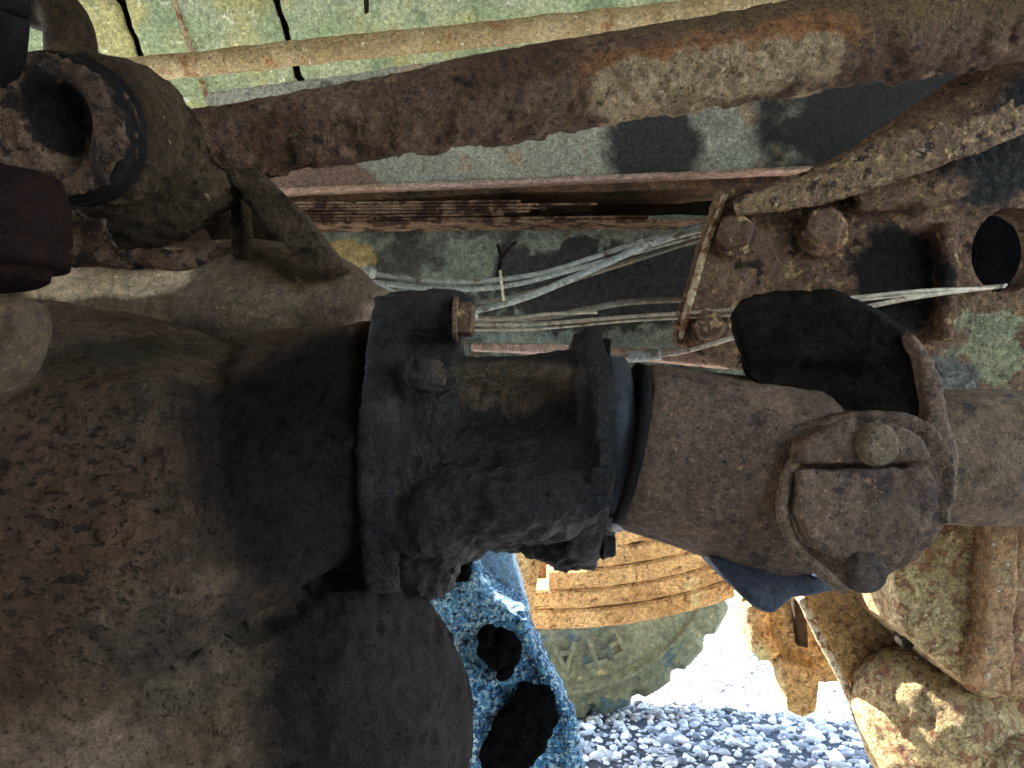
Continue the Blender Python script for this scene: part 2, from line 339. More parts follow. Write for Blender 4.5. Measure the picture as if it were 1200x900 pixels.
M['stone'] = stone_mat()
#@GEO

# ================================================================== GROUND
bm = bmesh.new()
bmesh.ops.create_grid(bm, x_segments=2, y_segments=2, size=400)
g = bm_obj('ground', bm, M['ground'], origin=(0, 0, 0)); g['kind'] = 'structure'; g['label'] = 'pale crushed stone ground running out beyond the truck'

bm = bmesh.new()
bmesh.ops.create_grid(bm, x_segments=2, y_segments=2, size=1, matrix=Matrix.Translation((1.6, 6.7, .004)) @ Matrix.Diagonal((6.5, 5.4, 1, 1)))
o = bm_obj('crevice_sheet', bm, M['crevice_sheet'], origin=(0, 0, 0)); o['kind'] = 'structure'  # added dark sheet, puts crevice shade between the stones
def stone_base(sub, seed):
    rnd = random.Random(seed); b = bmesh.new(); bmesh.ops.create_icosphere(b, subdivisions=sub, radius=1)
    sc = Vector((rnd.uniform(.8, 1.3), rnd.uniform(.7, 1.1), rnd.uniform(.45, .8))); off = Vector((seed * 3.1, 0, 0))
    for v in b.verts:
        f = 1 + .55 * noise.noise(v.co * 1.3 + off); v.co = Vector((v.co.x * sc.x, v.co.y * sc.y, v.co.z * sc.z)) * f
    for v in b.verts:                       # a few flat broken faces
        for k in range(3):
            nrm = Vector((math.sin(seed + k * 2.1), math.cos(seed * 1.7 + k), math.sin(seed * .9 + k * 4))).normalized()
            d = v.co.dot(nrm)
            if d > .62: v.co -= nrm * (d - .62)
    b.verts.index_update(); vs = np.array([v.co[:] for v in b.verts]); fs = np.array([[v.index for v in f.verts] for f in b.faces]); b.free()
    return vs, fs
def scatter(bases, n, x0, x1, y0, y1, s0, s1, seed, ypow=1.0):
    rg = np.random.RandomState(seed); V = []; F = []; off = 0
    for i in range(n):
        vs, fs = bases[rg.randint(len(bases))]
        a = rg.uniform(0, 6.28, 3) * np.array([1, .25, .25]); s = s0 + (s1 - s0) * rg.rand() ** 2.2
        ca, sa = math.cos(a[0]), math.sin(a[0]); cb, sb = math.cos(a[1]), math.sin(a[1])
        Rz = np.array([[ca, -sa, 0], [sa, ca, 0], [0, 0, 1]]); Rx = np.array([[1, 0, 0], [0, cb, -sb], [0, sb, cb]])
        p = np.array([rg.uniform(x0, x1), y0 + (y1 - y0) * rg.rand() ** ypow, s * .25])
        V.append((vs * s) @ (Rz @ Rx).T + p); F.append(fs + off); off += len(vs)
    return np.concatenate(V), np.concatenate(F)
B1 = [stone_base(2, k) for k in range(6)]; B0 = [stone_base(1, k + 20) for k in range(6)]
def np_mesh(name, V, F):
    me = bpy.data.meshes.new(name); me.vertices.add(len(V)); me.vertices.foreach_set('co', V.ravel())
    me.loops.add(F.size); me.loops.foreach_set('vertex_index', F.ravel().astype(np.int32)); me.polygons.add(len(F))
    me.polygons.foreach_set('loop_start', np.arange(0, F.size, 3, dtype=np.int32)); me.update(calc_edges=True); return me
Va, Fa = scatter(B1, 5200, -.2, 1.5, 1.45, 2.5, .006, .017, 1)
Vb, Fb = scatter(B0, 26000, -.6, 3.2, 2.4, 6.5, .008, .018, 2, 1.25)
Vc, Fc = scatter(B0, 9000, -2.2, 2.6, .2, 1.7, .008, .018, 3)
V = np.concatenate([Va, Vb, Vc]); F = np.concatenate([Fa, Fb + len(Va), Fc + len(Va) + len(Vb)])
o = link_mesh('gravel', np_mesh('gravel', V, F), M['stone'], smooth=False, origin=(0, 0, 0))
tagged(o, 'pale crushed stone gravel lying loose over the ground', 'gravel', kind='stuff')
def ground_pt(px, py):
    d = RT * (px - 600) + UP * (450 - py) + FW * FPX
    t = -CAM.z / d.z; return CAM + d * t
for i, (px, py, r, lab) in enumerate([(955, 868, .024, 'large rounded white stone lying in the gravel below the hanging lug'), (980, 893, .022, 'flat grey stone at the bottom edge beside the ochre casting'),
        (688, 856, .018, 'small brown stone touching the foot of the tyre'), (905, 885, .016, 'pale stone left of the large rounded white one'), (1005, 868, .017, 'bluish stone tucked beside the curved plate lip')]):
    vs, fs = B1[i]; c = ground_pt(px, py)
    me = np_mesh('stone', vs * r + np.array([c.x, c.y, r * .5]), fs)
    tagged(link_mesh('stone', me, M['stone']), lab, 'stone', 'bigger stones among the gravel')

# ================================================================== WHEEL (thing: truck_wheel)
TC = P(640, 632, 2.12); TC.z = .5
wheel = new_empty('road_wheel', (TC.x, TC.y, 0), 'dusty olive truck tyre behind the leaf spring, standing on the gravel', 'wheel')
bm = bmesh.new()
TC.z = .58; TC.x += .02; KR = 1.16
def tyre_prof():
    # (y offset from outer face, radius)
    return [(.06, .27), (.012, .285), (.0, .31), (-.012, .35), (-.016, .385), (-.016, .402), (-.006, .406), (-.006, .418), (-.013, .421), (-.013, .430), (.001, .434), (.001, .446), (.010, .449), (.010, .455), (.012, .462), (.022, .478), (.03, .488), (.045, .496), (.07, .5), (.14, .502), (.21, .5), (.25, .49), (.28, .44), (.29, .36), (.26, .27)]
pr = tyre_prof(); seg = 216; rings = []
for (yy, rr) in pr:
    rr *= KR
    ring = []
    for k in range(seg):
        a = 2 * math.pi * k / seg; r2 = rr; y2 = yy
        ph = k % 8
        if .464 * KR < rr and ph < 2: r2 -= .015; y2 += .012 if yy < .1 else 0
        if .44 * KR < rr < .464 * KR and ph < 2: y2 += .006
        ring.append(bm.verts.new((TC.x + r2 * math.cos(a), TC.y + y2, TC.z + r2 * math.sin(a))))
    rings.append(ring)
for A, B in zip(rings, rings[1:]):
    for k in range(seg): bm.faces.new((A[k], A[(k + 1) % seg], B[(k + 1) % seg], B[k]))
tyre = bm_obj('tyre', bm, M['tyre'], wheel)
bm = bmesh.new()
lathe(bm, TC + Vector((0, .02, 0)), TC + Vector((0, .24, 0)), [(0, .315), (.05, .325), (.1, .30), (.12, .275), (.5, .26), (1, .275)], seg=60)
bm_obj('rim', bm, M['yellow'], wheel)
# raised letters on the sidewall
for ch, px, py in (('E', 719, 747), ('T', 695, 766), ('A', 661, 779)):
    cu = bpy.data.curves.new('letter', 'FONT'); cu.body = ch; cu.size = .108; cu.align_x = 'CENTER'; cu.align_y = 'CENTER'; cu.extrude = .006; cu.bevel_depth = .0018; cu.bevel_resolution = 1
    to = bpy.data.objects.new('tmp', cu); C.objects.link(to)
    me = bpy.data.meshes.new_from_object(to.evaluated_get(bpy.context.evaluated_depsgraph_get())); bpy.data.objects.remove(to)
    c = P(px - (px - 640) * .03, py, 2.12); v = Vector((c.x - TC.x, 0, c.z - TC.z)); rad = v.length; out = v / rad
    # letter's up = outward, right = clockwise as seen from the camera
    right = Vector((out.z, 0, -out.x)); Mx = Matrix((( right.x, out.x, 0, TC.x + out.x * .392), (0, 0, -1, TC.y - .021), (right.z, out.z, 0, TC.z + out.z * .392), (0, 0, 0, 1)))
    me.transform(Mx)
    link_mesh('raised_letter', me, M['tyre'], tyre, smooth=False)

# ================================================================== LEAF SPRING
ls = new_empty('leaf_spring', P(700, 720, 1.7), 'stack of curved orange rusty spring leaves in front of the tyre', 'leaf spring')
def base_y(x): return 738 - 44 * (max(0, x - 650) / 230) ** 2
for k, (xl, xr, dz) in enumerate([(604, 905, 0), (604, 935, .002), (643, 960, .0), (686, 975, .0), (721, 985, 0)]):
    d = 1.72; bm = bmesh.new(); th = 22.5 if k < 4 else 30
    n = 26; secs = []
    for i in range(n + 1):
        x = xl + (xr - xl) * i / n; yb = base_y(x) - 23.5 * k; yt = yb - th
        row = []
        for (yy, dd) in ((yb, d + .006), (yb - 3, d), (yt + 3, d), (yt, d + .006), (yt, d + .10), (yb, d + .10)):
            p = P(x, yy, 1.72); p += FW * (dd - d + dz); row.append(bm.verts.new(p))
        secs.append(row)
    for A, B in zip(secs, secs[1:]):
        for j in range(6): bm.faces.new((A[j], A[(j + 1) % 6], B[(j + 1) % 6], B[j]))
    bm.faces.new(secs[0]); bm.faces.new(secs[-1][::-1])
    sub = bmesh.ops.subdivide_edges(bm, edges=bm.edges[:], cuts=1, use_grid_fill=True)
    bmesh.ops.recalc_face_normals(bm, faces=bm.faces)
    me = bpy.data.meshes.new('leaf'); bm.to_mesh(me); bm.free(); rough_up(me, [(.0022, 30, 4)])
    link_mesh('leaf', me, M['leaf'], ls, smooth=False)
# spring hanger left of it
hg = None
bm = bmesh.new(); slab(bm, [(588, 628), (650, 628), (634, 662), (627, 700), (624, 738), (612, 740), (604, 700), (598, 660)], .05, 1.6)
slab(bm, [(600, 636), (618, 640), (622, 672), (614, 690), (606, 664)], .06, 1.565)
o = sculpt('spring_hanger', bm, M['leaf'], None, .004, 3, [(.0035, 18, 4)]); tagged(o, 'curled rusty hanger plate at the left end of the spring leaves', 'hanger')
bm = bmesh.new(); slab(bm, [(628, 630), (742, 626), (738, 668), (690, 690), (640, 720), (618, 700)], .04, 1.9)
o = sculpt('seat_plate', bm, M['ribrust'], None, .006, 3, [(.003, 15, 4)]); tagged(o, 'dusty yellow seat plate standing behind the shortest spring leaves', 'seat plate')

# ================================================================== CAKED CASTING, BLUE SKYLIGHT IN ITS COLOUR
bm = bmesh.new()
slab(bm, [(500, 612), (592, 612), (604, 660), (622, 728), (600, 742), (500, 742)], .08, 1.25)
hub = new_empty('caked_brake_housing', P(590, 890, 1.15), 'gritty dirt caked housing, blue skylight put into its colour, between the axle bowl and the tyre', 'brake housing')
sculpt('side_plate', bm, M['bluelit_plate'], hub, .005, 5, [(.0025, 20, 4)])
bm = bmesh.new()
slab(bm, [(500, 650), (528, 655), (546, 672), (580, 705), (612, 722), (628, 765), (650, 812), (668, 850), (676, 905), (678, 960), (470, 960), (470, 700)], .12, 1.12)
ellipsoid(bm, P(560, 830, 1.22), S(100, 1.2), S(150, 1.2), .13, rot=.45)
tube(bm, [P(606, 725, 1.13), P(626, 765, 1.12), P(650, 812, 1.12), P(668, 850, 1.12), P(676, 960, 1.12)], .012)
tube(bm, [P(520, 652, 1.11), P(545, 632, 1.11), P(556, 650, 1.11), P(552, 690, 1.11)], .014)
sculpt('housing_shell', bm, M['bluelit_grit'], hub, .0042, 3, [(.006, 22, 4), (.004, 60, 3, 'r')])
for (px, py, rx, ry, ro) in ((585, 762, 27, 24, .3), (612, 852, 34, 58, -.5), (592, 788, 8, 7, 0), (635, 815, 17, 9, -.5), (541, 662, 14, 20, 0), (572, 748, 12, 14, 0), (590, 890, 30, 30, 0)):
    bm = bmesh.new(); ellipsoid(bm, P(px, py, 1.095), S(rx, 1.09), S(ry, 1.09), .018, rot=ro)
    sculpt('dark_hole_lump', bm, M['flatblack'], hub, .003, 1, [(.009, 40, 4)])  # black lumps stand in for dark holes in the shell

# ================================================================== DIFFERENTIAL / AXLE
axle = new_empty('rear_axle', P(200, 890, .8), 'big brown dirt covered differential bowl of the rear axle filling the lower left', 'axle')
bm = bmesh.new()
D = .88
def hull(bm, pts):
    vs = [bm.verts.new(P(*p)) for p in pts]
    r = bmesh.ops.convex_hull(bm, input=vs)
    junk = list({g_ for g_ in r['geom_interior'] + r['geom_unused'] if isinstance(g_, bmesh.types.BMVert)})
    bmesh.ops.delete(bm, geom=junk, context='VERTS')
hull(bm, [(-250, 340, .80), (60, 350, .82), (180, 370, .83), (262, 398, .82), (-250, 430, .62), (60, 420, .60), (170, 440, .60), (235, 500, .60), (-250, 960, .55), (60, 960, .57), (-250, 650, .53), (30, 620, .53), (120, 640, .535),
          (200, 640, .56), (265, 620, .60), (170, 815, .58), (290, 740, .62), (-250, 380, 1.05), (150, 390, 1.05), (300, 800, 1.0), (-250, 960, 1.05), (200, 960, 1.0)])
hull(bm, [(446, 388, .77), (446, 652, .77), (440, 512, .645), (440, 430, .685), (440, 598, .68), (330, 392, .80), (262, 398, .86), (250, 470, .66), (250, 560, .60), (300, 700, .66), (420, 655, .71), (320, 560, .615), (165, 820, .60), (440, 512, .9), (180, 860, .64), (440, 690, .76), (200, 700, .9), (200, 500, .9)])
hull(bm, [(150, 826, .60), (432, 648, .71), (200, 760, .66), (420, 600, .76), (462, 652, .76), (512, 692, .79), (545, 740, .80), (560, 795, .80), (562, 860, .80), (550, 980, .80), (100, 980, .58), (430, 980, .66), (500, 860, .70), (400, 800, .64), (470, 740, .72), (300, 900, .9), (540, 900, .95), (200, 980, .95)])
lathe(bm, P(380, 520, .77), P(462, 512, .75), [(0, S(124, .76)), (1, S(130, .76))], seg=48)
def crease(me):
    a = P(165, 818, .6); b = P(440, 648, .6); n = len(me.vertices)
    co = np.empty(n * 3); me.vertices.foreach_get('co', co); co = co.reshape(-1, 3)
    nn = (a - CAM).cross(b - CAM).normalized(); rel = co - np.array(CAM)
    dist = rel @ np.array(nn); xx = (co[:, 0] - a.x) / (b.x - a.x)
    g_ = np.exp(-(dist / .0075) ** 2) * np.clip((xx + .1) * 3, 0, 1) * np.clip((.92 - xx) * 6, 0, 1) * (rel @ np.array(FW) < .85)
    no = np.empty(n * 3); me.vertices.foreach_get('normal', no); no = no.reshape(-1, 3)
    step = np.clip(dist / .012, -1, 1) * .007 * np.clip((xx + .1) * 3, 0, 1) * (rel @ np.array(FW) < .85)
    co += no * (-g_ * .030 - step)[:, None]; me.vertices.foreach_set('co', co.ravel()); me.update()
def pitmask(c): return 1
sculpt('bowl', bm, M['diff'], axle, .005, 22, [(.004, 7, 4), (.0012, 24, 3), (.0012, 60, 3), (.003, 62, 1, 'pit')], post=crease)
# axle tube and casing behind
bm = bmesh.new()
tube(bm, [P(-90, 352, 1.0), P(60, 348, 1.0), P(200, 345, .98), P(330, 350, .95), P(440, 395, .9)], [S(52, 1), S(56, 1), S(60, 1), S(62, 1), S(50, 1)])
ellipsoid(bm, P(330, 375, .98), S(125, .98), S(88, .98), .13)
ellipsoid(bm, P(180, 400, 1.0), S(150, 1), S(100, 1), .12)
slab(bm, [(280, 290), (405, 318), (470, 370), (450, 450), (280, 450)], .1, .9)
sculpt('axle_tube', bm, M['diff_back'], axle, .006, 10, [(.003, 12, 4), (.0012, 70, 3)])
# strut web going down from the rod eye
bm = bmesh.new()
slab(bm, [(255, 195), (300, 198), (345, 238), (405, 312), (372, 322), (312, 268)], .05, .82)
slab(bm, [(266, 225), (282, 222), (284, 300), (270, 300)], .04, .86)
sculpt('bracket_web', bm, M['roddark'], axle, .0035, 2, [(.0025, 18, 4)])
bm = bmesh.new()
slab(bm, [(70, 268), (120, 280), (205, 292), (300, 290), (375, 296), (400, 320), (300, 318), (150, 312), (60, 306)], .1, .9)
slab(bm, [(40, 225), (120, 215), (220, 240), (240, 290), (60, 290)], .05, .98)
sculpt('casting_ledge', bm, M['crust'], axle, .005, 3, [(.006, 25, 4)])
bm = bmesh.new()
slab(bm, [(190, 215), (300, 205), (372, 300), (180, 300)], .02, 1.02)
sculpt('gusset', bm, M['roddark'], axle, .006, 3, [(.003, 15, 4)])

# ================================================================== PINION HOUSING
ph = new_empty('pinion_housing', P(590, 640, .74), 'grease caked black pinion bearing housing bolted between axle neck and shaft', 'bearing housing')
A0, A1 = P(430, 512, .74), P(735, 520, .74)
def ax(t): return A0 + (A1 - A0) * t
px_ = S(1, .74)
# inner flange with lobes
bm = bmesh.new()
def lobed(lobes, r0, n=96):
    out = []
    for k in range(n):
        a = 2 * math.pi * k / n; r = r0
        for (la, lr, lw) in lobes:
            dd = math.atan2(math.sin(a - la), math.cos(a - la)); r = max(r, r0 + (lr - r0) * math.exp(-(dd / lw) ** 2))
        out.append((math.cos(a) * r, math.sin(a) * r))
    return out
ring_poly(bm, ax(0.05), ax(.17), lobed([(math.radians(72), S(168, .74), .30), (math.radians(-68), S(176, .74), .3)], S(133, .74)))
ring_poly(bm, ax(.1), ax(.36), lobed([(math.radians(78), S(172, .74), .22)], S(100, .74)))
tube(bm, [P(470, 375, .70), P(520, 370, .70), P(548, 382, .70)], [S(26, .7), S(32, .7), S(26, .7)])
sculpt('inner_flange', bm, M['grease'], ph, .004, 5, [(.0025, 16, 4), (.0022, 55, 3, 'r'), (.0012, 110, 3, 'r')])
# body: barrel with a saddle
bm = bmesh.new()
lathe(bm, ax(.12), ax(.9), [(0, S(128, .74)), (.15, S(108, .74)), (.35, S(96, .74)), (.6, S(98, .74)), (.8, S(108, .74)), (1, S(118, .74))], seg=48)
ellipsoid(bm, P(590, 572, .72), S(140, .72), S(62, .72), .10)
ellipsoid(bm, P(520, 600, .72), S(80, .72), S(60, .7), .08)
slab(bm, [(470, 505), (690, 505), (692, 620), (640, 628), (560, 625), (500, 640), (465, 620)], .1, .665)
def saddle(me):
    n = len(me.vertices); co = np.empty(n * 3); me.vertices.foreach_get('co', co); co = co.reshape(-1, 3)
    rel = co - np.array(CAM); d = rel @ np.array(FW); x = rel @ np.array(RT) / d * FPX + 600; y = 450 - rel @ np.array(UP) / d * FPX
    f = np.exp(-((x - 578) / 95) ** 4 - ((y - 478) / 34) ** 4) * (d < .72)
    co += np.array(FW) * (f * .035)[:, None]; me.vertices.foreach_set('co', co.ravel()); me.update()
sculpt('barrel', bm, M['grease'], ph, .0042, 12, [(.006, 16, 5), (.004, 50, 3, 'r'), (.0015, 110, 3, 'r')], mask=lambda c: 1.0 if (c - CAM).dot(UP) < -.05 else .4, post=saddle)
# dirt crust hanging below
bm = bmesh.new()
tube(bm, [P(470, 600, .72), P(505, 655, .72), P(535, 668, .72)], [.05, .04, .02])
tube(bm, [P(520, 610, .74), P(600, 618, .73), P(660, 620, .73), P(705, 645, .73)], [.04, .025, .035, .02])
sculpt('dirt_crust', bm, M['grease'], ph, .004, 2, [(.009, 24, 5), (.004, 70, 3, 'r')])
# outer flange
bm = bmesh.new()
ring_poly(bm, ax(.82), ax(.885), lobed([(math.radians(85), S(136, .74), .35), (math.radians(-80), S(146, .74), .4), (math.radians(10), S(126, .74), .3)], S(116, .74)))
ring_poly(bm, ax(.77), ax(.84), lobed([(math.radians(85), S(128, .74), .5), (math.radians(-80), S(138, .74), .5)], S(108, .74)))
sculpt('outer_flange', bm, M['grease'], ph, .0038, 4, [(.003, 22, 4), (.0018, 70, 3, 'r')])
bm = bmesh.new(); lathe(bm, ax(.86), ax(.985), [(0, S(92, .74)), (.3, S(100, .74)), (.45, S(102, .74)), (.9, S(102, .74)), (1, S(96, .74))], seg=64)
bm_obj('seal_ring', bm, M['seal'], ph)
AX = (A1 - A0).normalized()
bm = bmesh.new(); hexbolt(bm, P(532, 374, .68), AX, S(21, .68), S(24, .68), dome=False)
bm_obj('flange_bolt', bm, M['bolt'], ph, smooth=False)
bm = bmesh.new(); hexbolt(bm, P(497, 440, .64), (AX * .55 - FW * .8), S(22, .64), S(20, .64))
o = sculpt('flange_bolt', bm, M['grease'], ph, .0025, 1, [(.003, 35, 4), (.002, 80, 3, 'r')])
for (x, y, d) in ((702, 410, .72), (704, 532, .64), (708, 640, .7)):
    bm = bmesh.new(); hexbolt(bm, P(x - 4, y, d), AX, S(14, d), S(17, d))
    sculpt('flange_nut', bm, M['grease'] if y > 500 else M['shaftdark'], ph, .0025, 2, [(.0015, 40, 4)])

# ================================================================== PROPELLER SHAFT
ps = new_empty('propeller_shaft', P(900, 690, .72), 'brown rusty propeller shaft yoke with universal joint right of the greasy housing', 'propeller shaft')
bm = bmesh.new()
s = lambda n: S(n, .72)
lathe(bm, P(734, 520, .72), P(960, 572, .72), [(0, s(93)), (.04, s(98)), (.3, s(103)), (.6, s(110)), (.85, s(113)), (1, s(102))], seg=56)
sculpt('slip_tube', bm, M['shaft'], ps, .0045, 4, [(.0015, 20, 4), (.0006, 90, 3)])
bm = bmesh.new()      # front ear
ear = [(905, 520), (950, 492), (1010, 482), (1070, 484), (1104, 500), (1124, 540), (1126, 575), (1114, 612), (1090, 642), (1050, 674), (1010, 692), (985, 688), (950, 668), (915, 640), (900, 580)]
slab(bm, [(x, y, .615 + .03 * (1117 - x) / 200) for x, y in ear], .055)
sculpt('fork_ear', bm, M['shaft'], ps, .0038, 5, [(.002, 22, 4), (.0018, 60, 3, 'r')])
bm = bmesh.new()      # raised rib round the ear
tube(bm, [P(1000, 492, .612), P(960, 512, .615), P(932, 540, .62), (P(918, 572, .62)), P(918, 610, .62), P(935, 645, .618), P(965, 672, .61), P(992, 692, .61)], .0052)
sculpt('weld_rib', bm, M['shaft'], ps, .0025, 2, [(.0008, 50, 3)])
bm = bmesh.new()      # raised bearing block, split by a groove
slab(bm, [(936, 552), (1086, 548), (1106, 575), (1092, 628), (1056, 664), (1000, 662), (955, 642), (934, 600)], .03, .608)
sculpt('bearing_block', bm, M['shaft'], ps, .003, 1, [(.003, 26, 4), (.002, 70, 3, 'r')])
bm = bmesh.new(); slab(bm, [(944, 516), (985, 498), (1050, 496), (1082, 512), (1092, 541), (937, 544)], .03, .609)
sculpt('bearing_strap', bm, M['shaft'], ps, .0035, 3, [(.002, 26, 4)])
for (x, y, r, m_) in ((1025, 521, 24, 'cap'), (1011, 669, 23, 'capdark')):
    bm = bmesh.new(); c = P(x, y, .612); lathe(bm, c, c - FW * .012 + RT * .002, [(0, S(r + 4, .6)), (.5, S(r + 3, .6)), (.6, S(r, .6)), (.9, S(r, .6)), (1, S(r - 5, .6))], seg=28)
    sculpt('bearing_cap', bm, M[m_], ps, .0025, 2, [(.0012, 40, 4)])
bm = bmesh.new()      # lower ear seen from the side, going away
slab(bm, [(828, 652), (905, 655), (992, 690), (950, 700), (928, 702), (908, 722), (890, 716), (868, 698), (848, 676)], .07, .68)
sculpt('lower_ear', bm, mat('blue_black_iron', (.022, .026, .042), (.032, .037, .055), bump=.4, rough=.6, spec=.5), ps, .0038, 4, [(.0015, 25, 4)])
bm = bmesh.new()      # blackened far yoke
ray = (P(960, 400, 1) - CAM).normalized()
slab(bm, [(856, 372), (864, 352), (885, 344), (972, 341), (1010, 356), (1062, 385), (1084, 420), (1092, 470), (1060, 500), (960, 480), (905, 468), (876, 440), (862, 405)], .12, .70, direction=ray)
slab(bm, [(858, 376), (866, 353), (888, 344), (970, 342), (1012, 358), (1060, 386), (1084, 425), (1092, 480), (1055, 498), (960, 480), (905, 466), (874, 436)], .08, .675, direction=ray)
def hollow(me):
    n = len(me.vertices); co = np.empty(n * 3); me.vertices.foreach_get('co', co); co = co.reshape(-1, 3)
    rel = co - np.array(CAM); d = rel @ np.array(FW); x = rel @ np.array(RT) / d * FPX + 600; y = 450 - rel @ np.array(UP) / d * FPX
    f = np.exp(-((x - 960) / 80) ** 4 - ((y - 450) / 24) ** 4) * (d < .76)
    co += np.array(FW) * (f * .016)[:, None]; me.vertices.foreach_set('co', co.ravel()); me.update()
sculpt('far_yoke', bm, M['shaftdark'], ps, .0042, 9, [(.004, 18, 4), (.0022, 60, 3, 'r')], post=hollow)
bm = bmesh.new()      # right flange arm
slab(bm, [(1064, 386), (1082, 398), (1106, 450), (1120, 510), (1124, 560), (1100, 600), (1078, 560), (1086, 480), (1080, 430)], .05, .66)
sculpt('yoke_arm', bm, M['shaft'], ps, .004, 5, [(.003, 22, 4)])
bm = bmesh.new()
lathe(bm, P(1040, 534, .86), P(1420, 540, .9), [(0, S(76, .86)), (.2, S(80, .86)), (1, S(82, .86))], seg=48)
o = sculpt('rear_tube', bm, mat('brown_shaft_tube', (.09, .062, .04), (.14, .10, .062), [((.04, .03, .025), 20, .56, .08, 0)], bump=.4), ps, .006, 4, [(.0015, 20, 4)])
bm = bmesh.new(); lathe(bm, P(728, 519, .72), P(738, 521, .72), [(0, s(96)), (1, s(96))], seg=56); bm_obj('dark_gap_ring', bm, M['black'], ps)
o = ps.children[-1]; o.name = 'gap_shade_ring'  # black ring stands in for the dark gap before the slip tube

# ================================================================== TORQUE ROD
tr = new_empty('torque_rod', P(300, 210, .85), 'thick flaking rusty torque rod crossing the top of the view', 'torque rod')
bm = bmesh.new()
d = .84
tube(bm, [P(200, 178, d), P(300, 163, d), P(450, 136, d), (P(600, 112, d)), P(750, 87, d), P(900, 61, d), P(1050, 38, d), P(1250, 4, d)], [S(41, d), S(42, d), S(43, d), S(49, d), S(49, d), S(50, d), S(52, d), S(55, d)], seg=40, n=12)
def rodmask(c):
    r = c - CAM; dd = r.dot(FW); y = 450 - r.dot(UP) / dd * FPX; x = 600 + r.dot(RT) / dd * FPX
    return .5 + 1.1 * max(0, min(1, (y - (185 - x * .155) + 10) / 40))
sculpt('tube', bm, M['rod'], tr, .0036, 2, [(.0016, 16, 4), (.0028, 24, 4, 'flake'), (.0016, 60, 3)], mask=rodmask)
bm = bmesh.new()
E0, E1 = P(56, 150, .66), P(150, 165, .80)
tube(bm, [P(130, 178, .80), P(185, 182, .82), P(240, 168, .84)], [S(100, .8), S(66, .82), S(44, .84)], seg=32)
tube(bm, [P(130, 235, .80), P(200, 232, .82), P(275, 200, .85)], [S(55, .8), S(48, .8), S(26, .8)], seg=24)
lathe(bm, E0 + (E1 - E0) * .3, E1, [(.75, S(15, .68)), (.7, S(50, .68)), (.02, S(62, .68)), (0, S(92, .68)), (.3, S(95, .7)), (1, S(88, .8))], seg=48)
sculpt('rod_eye', bm, M['roddark'], tr, .0042, 5, [(.004, 16, 4), (.003, 55, 3, 'r')], mask=lambda c: .5 if (c - CAM).dot(UP) > .24 else 1.2)
bm = bmesh.new()
lathe(bm, E0 + (E1 - E0) * .05, E0 + (E1 - E0) * .42, [(0, S(84, .66)), (.1, S(88, .66)), (.45, S(88, .66)), (.5, S(82, .66)), (.6, S(82, .66)), (.65, S(90, .66)), (1, S(90, .66)), (1, S(75, .66)), (0, S(75, .66)), (0, S(84, .66))], seg=56, cap=False)
bm_obj('clamp_ring', bm, M['black'], tr)
bm = bmesh.new()
lathe(bm, E0, E0 + (E1 - E0) * .25, [(1, S(84, .66)), (1, S(44, .66)), (.5, S(44, .66)), (.12, S(52, .66)), (.0, S(60, .66)), (0.02, S(80, .66)), (.2, S(84, .66)), (1, S(84, .66))], seg=56, cap=False)
ellipsoid(bm, E0 + (E1 - E0) * .24, S(80, .66), S(80, .66), .03)
def bore(me):
    n = len(me.vertices); co = np.empty(n * 3); me.vertices.foreach_get('co', co); co = co.reshape(-1, 3)
    rel = co - np.array(CAM); dd = rel @ np.array(FW); x = rel @ np.array(RT) / dd * FPX + 600; y = 450 - rel @ np.array(UP) / dd * FPX
    f = 1 / (1 + np.exp(7 * (np.sqrt(((x - 74) / 26) ** 2 + ((y - 144) / 46) ** 2) - 1)))
    co += np.array(FW) * (f * .024)[:, None]; me.vertices.foreach_set('co', co.ravel()); me.update()
sculpt('bush', bm, M['crust'], tr, .0035, 2, [(.005, 24, 4), (.003, 70, 3, 'r')], post=bore)
# ================================================================== THINGS AT THE LEFT EDGE
bm = bmesh.new(); tube(bm, [P(12, -160, .62), P(12, -40, .62), P(10, 30, .62), P(4, 90, .66)], S(21, .62), seg=24)
tagged(bm_obj('rubber_hose', bm, M['black']), 'black rubber hose coming down at the top left corner', 'hose')
bm = bmesh.new()
q = [P(28, -20, .80), P(34, 6, .80), P(58, 4, .80), P(78, 24, .80), P(84, 60, .80), P(84, 110, .80)]
tube(bm, q, .022, seg=20, flat=1.6)
tagged(sculpt('steel_loop', bm, M['roddark'], None, .003, 2, [(.001, 30, 4)]), 'dark steel loop standing over the crusted rod eye', 'loop')
bo = new_empty('maroon_damper', P(20, 335, .60), 'maroon ribbed damper end in front of the rod eye at the left edge', 'damper')
bm = bmesh.new(); lathe(bm, P(-10, 205, .60), P(-6, 315, .60), [(0, S(50, .6)), (.04, S(72, .6)), (.3, S(80, .6)), (.72, S(80, .6)), (.74, S(74, .6)), (.8, S(74, .6)), (.82, S(80, .6)), (1, S(76, .6))], seg=48, sq=(1, 1))
bm_obj('ribbed_body', bm, M['maroon'], bo)
bm = bmesh.new(); lathe(bm, P(-10, 306, .60), P(-6, 336, .60), [(0, S(66, .6)), (.2, S(64, .6)), (.9, S(56, .6)), (1, S(50, .6))], seg=40); bm_obj('collar', bm, M['maroon'], bo)
bm = bmesh.new()
ellipsoid(bm, P(-62, 372, .50), S(78, .5), S(40, .5), .04); ellipsoid(bm, P(-85, 420, .50), S(92, .5), S(56, .5), .04)
slab(bm, [(-120, 342), (10, 345), (24, 368), (20, 398), (8, 432), (-14, 460), (-40, 474), (-120, 480)], .04, .49)
tagged(sculpt('damper_knuckle', bm, M['knuckle'], None, .004, 8, [(.002, 14, 4)]), 'smooth grey brown knuckle below the maroon damper at the left edge', 'knuckle')

